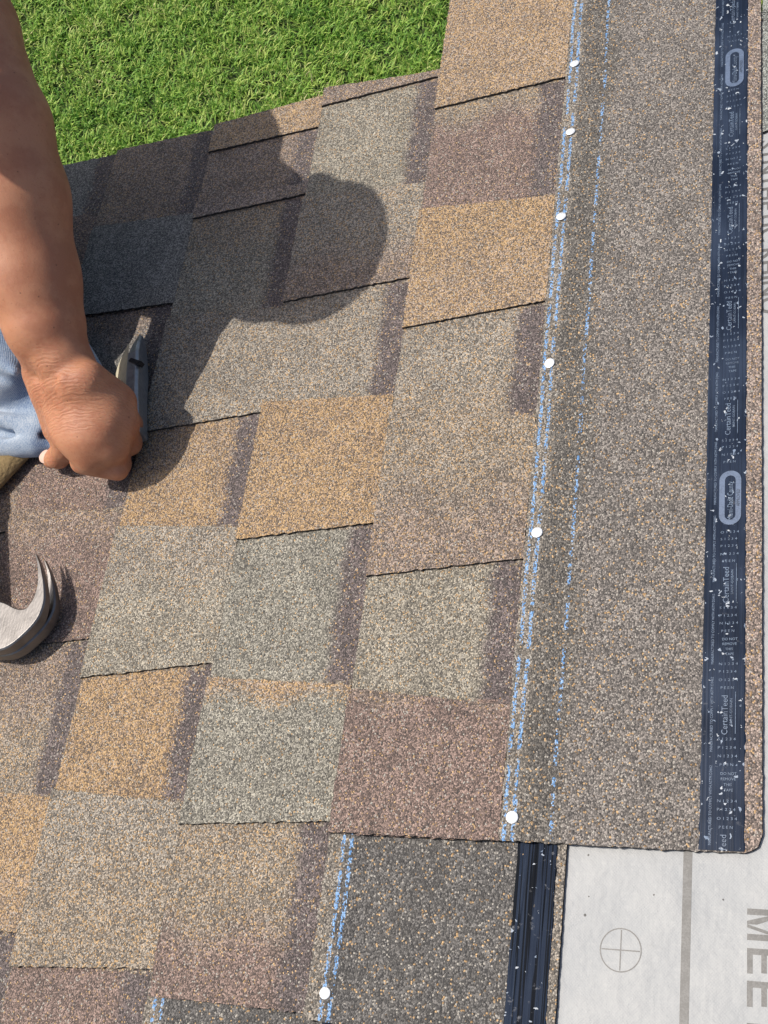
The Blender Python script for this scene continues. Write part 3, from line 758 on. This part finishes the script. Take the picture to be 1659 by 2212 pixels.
# thumb
B.chain([((-338, 383, 54), 17), ((-350, 374, 34), 13.5), ((-369, 371, 20), 11.5), ((-382, 372, 15), 9.5)], 5)
# legs under the jeans
B.chain([(PEL, 95), ((-620, 650, 105), 66), ((-430, 570, 95), 46), ((-420, 480, 46), 34), ((-560, 520, 46), 34), ((-720, 600, 46), 32)], 16)
B.chain([(PEL, 95), ((-820, 870, 110), 60), ((-690, 800, 44), 32)], 20)
V, F = B.surface()
person = mesh('person', V, F, SKIN, None, smooth=True, loc=(0, 0, 0))
smooth_mod(person, 2, 0.45)
tag(person, 'kneeling worker in jeans, bare tanned left arm reaching down, fist closed on a knife', 'person')
# thumb nail
def patch(name, c, nrm, ax, rx, ry, mat, parent, curv=1.6):
    nrm = Vector(nrm).normalized(); ax = (Vector(ax) - nrm * Vector(ax).dot(nrm)).normalized(); ay = nrm.cross(ax)
    V, F = [], []; n, m = 9, 11
    for top in (0.0, 0.9):
        for i in range(n):
            for j in range(m):
                a = -1 + 2 * i / (n - 1); q = -1 + 2 * j / (m - 1)
                sx_, sy_ = a * math.sqrt(1 - q * q / 2), q * math.sqrt(1 - a * a / 2)
                V.append(Vector(c) + ax * sx_ * rx + ay * sy_ * ry - nrm * (curv * sy_ * sy_ + 0.8 * sx_ * sx_) + nrm * (top - 0.5))
    for i in range(n - 1):
        for j in range(m - 1):
            k = i * m + j; F.append((k, k + m, k + m + 1, k + 1)); k += n * m; F.append((k, k + 1, k + m + 1, k + m))
    return mesh(name, [tuple(v) for v in V], F, mat, parent, smooth=True)
nail_m = plain('finger_nail', (0.66, 0.45, 0.36), 0.3, var=0.0)
patch('thumbnail', (-384, 371, 24.5), (-0.2, -0.30, 0.93), (-0.95, -0.1, 0), 8.6, 7.2, nail_m, person, 2.2)

def denim():
    b = NB('washed_denim'); tc = b.n('ShaderNodeTexCoord').outputs['Object']
    sx = b.n('ShaderNodeSeparateXYZ'); b.l(tc, sx.inputs[0])
    tw_ = b.math('ADD', sx.outputs[0], b.math('MULTIPLY', sx.outputs[1], 0.12))
    wn = b.noise(b.mapping(tc, (1, .12, 1)), 900, 2).outputs[0]
    twill = b.math('SINE', b.math('ADD', b.math('MULTIPLY', tw_, 2 * math.pi / 0.0017), b.math('MULTIPLY', wn, 5.0)))
    n1 = b.noise(tc, 9, 4, 0.6).outputs[0]; n2 = b.noise(tc, 700, 2).outputs[0]
    f = b.math('ADD', b.math('MULTIPLY', b.smooth(n1, 0.35, 0.68), 0.55), b.math('MULTIPLY', b.math('ADD', twill, 1), 0.12))
    f = b.math('ADD', f, b.math('MULTIPLY', b.math('SUBTRACT', n2, 0.5), 0.7), clamp=True)
    col = b.ramp(f, [(0.05, C4(0.075, 0.135, 0.26)), (0.42, C4(0.27, 0.345, 0.45)), (0.85, C4(0.56, 0.60, 0.63))])
    b.set(Base_Color=col, Roughness=0.9, Normal=b.bump(b.math('ADD', twill, n2), 0.00018, 0.6))
    b.b.inputs['Sheen Weight'].default_value = 0.2
    return b.m
J = Field(axis((-1010, -520, 10), (-520, -250, 3)), axis((340, 700, 3), (700, 980, 10)), axis((-12, 150, 3), (150, 300, 9)))
J.chain([(PEL, 118), ((-630, 660, 112), 84), ((-442, 600, 105), 64), ((-434, 545, 92), 51), ((-429, 482, 52), 41)], 20)
J.chain([((-440, 480, 52), 55), ((-560, 522, 50), 52), ((-730, 604, 50), 46)], 20)
J.ell((-408, 448, 20), (52, 58, 24), 18); J.cap((-386, 502, 24), (-350, 464, 16), 18, 16, 12)
J.cap((-520, 420, 34), (-405, 396, 20), 24, 18, 14)
J.chain([(PEL, 118), ((-822, 870, 112), 76), ((-680, 800, 50), 44), ((-840, 740, 46), 42)], 26)
# folds
for (a, b_, r_) in (((-490, 392, 30), (-372, 388, 12), 11), ((-490, 420, 72), (-392, 402, 30), 8), ((-470, 500, 108), (-400, 440, 80), 7), ((-520, 540, 120), (-420, 500, 106), 8), ((-372, 500, 34), (-374, 440, 30), 5)):
    J.cap(a, b_, r_, r_ * .7, 9)
for (a, b_, r_) in (((-490, 404, 52), (-384, 394, 24), 6), ((-475, 470, 106), (-395, 420, 66), 5)): J.cap(a, b_, r_, r_ * .7, 6, sub=True)
J.cut((0, 0, -1), 10.0)
V, F = J.surface()
V = V + 1.6 * np.stack([np.sin(V[:, 1] * .05 + V[:, 2] * .06), np.sin(V[:, 0] * .06), np.sin(V[:, 0] * .045 + V[:, 1] * .03)], -1)
jeans = mesh('jeans', V, F, denim(), person, smooth=True); smooth_mod(jeans, 2, .4)

SHT = Field(axis((-1010, -360, 9)), axis((540, 1010, 9)), axis((90, 640, 9)))
SHT.chain([((-820, 762, 175), 122), ((-720, 767, 295), 114), ((-645, 768, 388), 112)], 30)
SHT.chain([(SHL, 64), (NECK, 76), (SHR, 66)], 30)
SHT.cap(SHL, (-446, 858, 346), 64, 62, 16); SHT.cap(SHR, (-600, 655, 430), 68, 62, 16)
SHT.cap((-480, 700, 500), (-470, 655, 490), 60, 50, 20)  # unseen front lobe, added to block sun and fill out the cast shadow
SHT.cap((-470, 750, 490), (-430, 670, 580), 60, 60, 6, sub=True)
V, F = SHT.surface()
shirt = mesh('shirt', V, F, plain('shirt_cloth', (0.62, 0.60, 0.57), 0.9, bscale=120, bdist=0.001), person, smooth=True); smooth_mod(shirt, 3, .5)  # unseen shirt, cloth made pale to bounce light onto the arm
hr = Field(axis((-510, -290, 5)), axis((500, 750, 5)), axis((510, 740, 5)))
hr.ell((HEAD[0] + 4, HEAD[1] + 6, HEAD[2] + 8), (68, 91, 83), 6); hr.ell((HEAD[0] - 40, HEAD[1] - 30, HEAD[2] - 90), (80, 80, 90), 6, sub=True)
V, F = hr.surface(); mesh('hair', V, F, plain('dark_hair', (0.015, 0.012, 0.01), 0.6, bscale=300), person, smooth=True)
HC = Field(axis((-510, -270, 5)), axis((500, 750, 5)), axis((540, 740, 5)))
HC.ell((HEAD[0] + 2, HEAD[1] + 4, HEAD[2] + 22), (74, 94, 78), 5); HC.ell((HEAD[0] + 52, HEAD[1] - 24, HEAD[2] + 6), (36, 44, 7), 14); HC.ell((HEAD[0] - 10, HEAD[1] + 96, HEAD[2] + 8), (20, 16, 18), 12)  # unseen cap, brim added to extend the head's cast shadow
HC.ell((HEAD[0] + 4, HEAD[1] + 6, HEAD[2] + 8), (72, 92, 80), 3, sub=True); HC.cut((0.1, -0.1, -1), -(HEAD[2] - 6) + 0.1 * HEAD[0] - 0.1 * HEAD[1])
V, F = HC.surface(); mesh('cap', V, F, plain('cap_cloth', (0.08, 0.08, 0.09), 0.9, bscale=150), person, smooth=True)
for (a, b_, c_) in (((-715, 598, 48), (-780, 630, 42), (-850, 640, 30)), ((-830, 742, 46), (-890, 738, 42), (-960, 735, 30))):
    BT = Field(axis((-1060, -660, 6)), axis((520, 820, 6)), axis((-12, 130, 6)))
    BT.chain([(a, 50), (b_, 46), (c_, 38)], 14); BT.cut((0, 0, -1), 6.0)
    V, F = BT.surface(); mesh('boot', V, F, plain('boot_leather', (0.20, 0.11, 0.05), 0.6, bscale=90), person, smooth=True)

# ------------------------------------------------------------------ kneeling cushion
def cushion():
    a = np.array((-412.7, 375.6)); b_ = np.array((-436.3, 344.7)); e1 = (b_ - a) / np.linalg.norm(b_ - a); e2 = np.array((e1[1], -e1[0]))
    if e2[0] > 0: e2 = -e2
    ang = math.atan2(e1[1], e1[0]); Lx, Ly, H = 330.0, 420.0, 20.0
    V, F = [], []; n = 34; m = 40
    c = a + e1 * Lx / 2 + e2 * (Ly / 2 + 9)
    def P(i, j, top):
        x = -1 + 2 * i / n; y = -1 + 2 * j / m
        ed = min(1 - abs(x), 1 - abs(y)); r = min(1.0, ed / 0.06)
        z = (H * (0.55 + 0.45 * math.sqrt(max(0, 1 - (1 - r) ** 2))) if top else 1.5 + 5 * (1 - r)) + (math.sin(x * 9 + y * 4) + math.sin(y * 13)) * 0.6
        p = c + e1 * x * Lx / 2 + e2 * y * Ly / 2
        return (p[0], p[1], z)
    for top in (1, 0):
        for i in range(n + 1):
            for j in range(m + 1): V.append(P(i, j, top))
    N = (n + 1) * (m + 1); w = m + 1
    for i in range(n):
        for j in range(m):
            k = i * w + j; F.append((k, k + 1, k + w + 1, k + w)); k += N; F.append((k, k + w, k + w + 1, k + 1))
    for i in range(n): 
        for j in (0, m): k = i * w + j; F.append((k, k + w, k + w + N, k + N))
    for j in range(m):
        for i in (0, n): k = i * w + j; F.append((k, k + 1, k + 1 + N, k + N))
    o = mesh('kneeling_cushion', V, F, plain('yellow_foam', (0.30, 0.215, 0.10), 0.95, bscale=260, bdist=0.0015, var=0.8), None, smooth=True, loc=(0, 0, 2.5))
    tag(o, 'worn yellow foam cushion under the denim leg', 'cushion')
cushion()

# ------------------------------------------------------------------ claw hammer
def steel(name, c, rough, sc=90):
    b = NB(name); tc = b.n('ShaderNodeTexCoord').outputs['Object']
    n1 = b.noise(tc, sc, 4, 0.6).outputs[0]; n2 = b.noise(b.mapping(tc, (1, 0.25, 1)), 500, 3, 0.6).outputs[0]
    col = b.mix(b.smooth(n1, 0.40, 0.72), C4(*c), C4(*[x * 0.75 for x in c]))
    col = b.mix(b.math('MULTIPLY', b.smooth(n2, 0.66, 0.72), 0.35), col, C4(0.09, 0.075, 0.06))
    b.set(Base_Color=col, Metallic=0.9, Roughness=b.math('ADD', rough, b.math('MULTIPLY', n2, 0.16)), Normal=b.bump(n2, 0.0004, 0.6))
    return b.m
INS = [(-352.9, 253.8), (-346.8, 242.2), (-343.0, 232.1), (-340.4, 223.3), (-339.6, 215.3), (-340.3, 206.3), (-342.9, 200.1), (-346.1, 195.7), (-352.6, 194.9), (-361.2, 197.2), (-371.3, 201.6), (-380.2, 204.4), (-393, 206.0), (-404, 199), (-408, 196), (-418, 197), (-421, 202), (-436, 202), (-439, 198)]
OUT = [(-351.7, 253.4), (-342.3, 241.3), (-336.3, 231.1), (-331.4, 221.6), (-327.4, 211.7), (-324.8, 202.0), (-325.0, 192.4), (-327.2, 183.6), (-333.3, 174.4), (-342.2, 165.0), (-351.7, 157.3), (-363.0, 152.9), (-380, 152.1), (-404, 156), (-408, 160), (-418, 159), (-421, 154), (-436, 154), (-439, 158)]
HT = [32.0, 32.6, 33, 33, 33, 33, 33, 33, 33, 33, 33, 33, 33, 33, 33, 33, 34, 34, 33]
HB = [28.0, 26.5, 25.5, 24.6, 23.8, 22.8, 21.6, 20.0, 20, 20, 20, 20, 20, 20, 20, 20, 20, 20, 20]
LB = [14.5, 12.0, 10, 8.5, 7.5, 7, 7, 7, 7, 7, 7, 7, 7, 7, 7, 7, 6, 6, 7]
LT = [18.5, 17.8, 17.2, 17.0, 17.0, 17.6, 18.6, 20.0, 20, 20, 20, 20, 20, 20, 20, 20, 20, 20, 20]
def fine(a, n=5):                                  # Catmull-Rom refinement
    a = np.asarray(a, float); a = a[:, None] if a.ndim == 1 else a; out = []
    for i in range(len(a) - 1):
        p0, p1, p2, p3 = a[max(i - 1, 0)], a[i], a[i + 1], a[min(i + 2, len(a) - 1)]
        for q in range(n):
            t = q / n; out.append(0.5 * (2 * p1 + (p2 - p0) * t + (2 * p0 - 5 * p1 + 4 * p2 - p3) * t * t + (3 * p1 - p0 - 3 * p2 + p3) * t ** 3))
    out.append(a[-1]); return np.array(out).squeeze()
def hammer():
    t = thing('claw_hammer', 'worn steel claw hammer lying on its side, curved claws towards the shingles', 'hammer', (0, 0, 0))
    I, O = fine(INS), fine(OUT); V, F = [], []
    for (wb_, wt_) in ((fine(HB), fine(HT)), (fine(LB), fine(LT))):
        k0 = len(V); n = len(I); m = 10
        for i in range(n):
            mid = (I[i] + O[i]) / 2; hw = (wt_[i] - wb_[i]) / 2; hc = (wt_[i] + wb_[i]) / 2
            half = (O[i] - I[i]) / 2; Ls = np.linalg.norm(half) + 1e-6; ch = min(0.28, 1.6 / max(Ls, 1.0)); cz = min(0.5, 1.5 / max(hw, 0.5))
            for (x, z) in ((-1, -1 + cz), (-1 + ch, -1), (1 - ch, -1), (1, -1 + cz), (1, 1 - cz), (1 - ch, 1), (-1 + ch, 1), (-1, 1 - cz)):
                p = mid + half * x; V.append((p[0], p[1], hc + hw * z))
        m = 8
        for i in range(n - 1):
            for j in range(m): a = k0 + i * m + j; b_ = k0 + i * m + (j + 1) % m; F.append((a, b_, b_ + m, a + m))
        F.append(tuple(k0 + j for j in range(m))[::-1]); F.append(tuple(k0 + (n - 1) * m + j for j in range(m)))
    h = mesh('hammer_head', V, F, steel('worn_steel', (0.205, 0.193, 0.185), 0.31, 45), t)
    m_ = h.modifiers.new('bevel', 'BEVEL'); m_.width = 0.0004; m_.segments = 2; m_.limit_method = 'ANGLE'
    me = bmesh.new(); me.from_mesh(h.data); bmesh.ops.recalc_face_normals(me, faces=me.faces[:]); me.to_mesh(h.data); me.free()
    a, b_ = np.array((-398, 176, 20.0)), np.array((-508, 418, 50.0)); d = b_ - a; d /= np.linalg.norm(d)
    s1 = np.cross(d, (0, 0, 1)); s1 /= np.linalg.norm(s1); s2 = np.cross(s1, d); V, F = [], []
    st_ = [(0, 11, 9), (.12, 9.5, 8), (.2, 10, 9), (.45, 11.5, 10.5), (.75, 14, 12.5), (.93, 15, 13), (1, 12, 10)]
    n = 18
    for f, ra, rb in st_:
        for i in range(n): q = 2 * math.pi * i / n; V.append(tuple(a + (b_ - a) * f + s1 * ra * math.cos(q) + s2 * rb * math.sin(q)))
    for k in range(len(st_) - 1):
        for i in range(n): j = (i + 1) % n; F.append((k * n + i, k * n + j, (k + 1) * n + j, (k + 1) * n + i))
    F.append(tuple(range(n))[::-1]); F.append(tuple((len(st_) - 1) * n + i for i in range(n)))
    mesh('handle', V, F, plain('hammer_grip', (0.10, 0.11, 0.13), 0.55, bscale=200), t, smooth=True)
hammer()

# ------------------------------------------------------------------ utility knife
def loft(sections, close=True):
    V, F = [], []; m = len(sections[0])
    for s in sections: V += [tuple(p) for p in s]
    for i in range(len(sections) - 1):
        for j in range(m): a = i * m + j; b_ = i * m + (j + 1) % m; F.append((a, b_, b_ + m, a + m))
    F.append(tuple(range(m))[::-1]); F.append(tuple((len(sections) - 1) * m + j for j in range(m)))
    return V, F
def fixn(o):
    me = bmesh.new(); me.from_mesh(o.data); bmesh.ops.recalc_face_normals(me, faces=me.faces[:]); me.to_mesh(o.data); me.free(); return o
def knife():
    t = thing('utility_knife', 'grey utility knife with a dirty cream side panel, held in the fist', 'knife', (0, 0, 0))
    st_ = [(-268, 386, 26, 15, 20), (-276, 420, 30, 14, 22), (-281, 440, 31, 13.5, 24), (-286, 462, 31, 13.5, 25), (-292, 484, 30, 12, 23), (-297, 500, 25, 9, 17), (-302, 512, 19, 5, 9)]
    sec = []
    for v, u, w, wd, hh in st_:
        sec.append([(v, u + 3, w - 2.5), (v - 2, u + 2, w), (v - wd + 2, u - 3, w + 0.8), (v - wd, u - 4, w - 2), (v - wd - 3, u - 4, w - hh), (v - 2, u + 2, w - hh)])
    b_ = mesh('body', *loft(sec), plain('scuffed_alloy', (0.42, 0.42, 0.42), 0.32, 0.55, 240, 0.0008, 0.95), t); fixn(b_)
    bv = b_.modifiers.new('bevel', 'BEVEL'); bv.width = 0.0008; bv.segments = 2
    sec = []
    for f, a, bb_ in ((0, (-291, 432, 28), (-330, 452, 2)), (.3, (-297, 452, 29), (-338, 468, 2)), (.6, (-302, 474, 28.5), (-336, 488, 4)), (.85, (-308, 492, 25), (-328, 502, 9)), (1, (-313, 502, 21), (-322, 507, 13))):
        a, bb_ = np.array(a, float), np.array(bb_, float); nrm = np.array((0.5, 0.2, 0.8)); q = 3.5
        sec.append([a, (a + bb_) / 2 + nrm * 1.5, bb_, bb_ - nrm * q, (a + bb_) / 2 - nrm * q, a - nrm * q])
    pn = fixn(mesh('side_panel', *loft(sec), plain('dirty_cream', (0.66, 0.60, 0.44), 0.6, bscale=160, bdist=0.0006, var=0.6), t))
    bv = pn.modifiers.new('bevel', 'BEVEL'); bv.width = 0.0012; bv.segments = 2
    V, F = box(-1, 1, -1, 1, -1, 1)
    V = [(-289.5 + v * 7.5 + u * 1.2, 470 + u * 1.9 + v * -3.2, 29.2 + w * 3.2) for v, u, w in V]
    mesh('slider', V, F, plain('black_plastic', (0.012, 0.012, 0.014), 0.4), t)
    bl = [(-306, 508, 17), (-318, 512, 9), (-318, 528, 3), (-310, 520, 10)]
    V = bl + [(a + .5, b2 + .3, c - .6) for a, b2, c in bl]
    mesh('blade', V, [(0, 1, 2, 3), (7, 6, 5, 4), (0, 4, 5, 1), (1, 5, 6, 2), (2, 6, 7, 3), (3, 7, 4, 0)], steel('blade_steel', (0.5, 0.5, 0.5), 0.25), t)
knife()
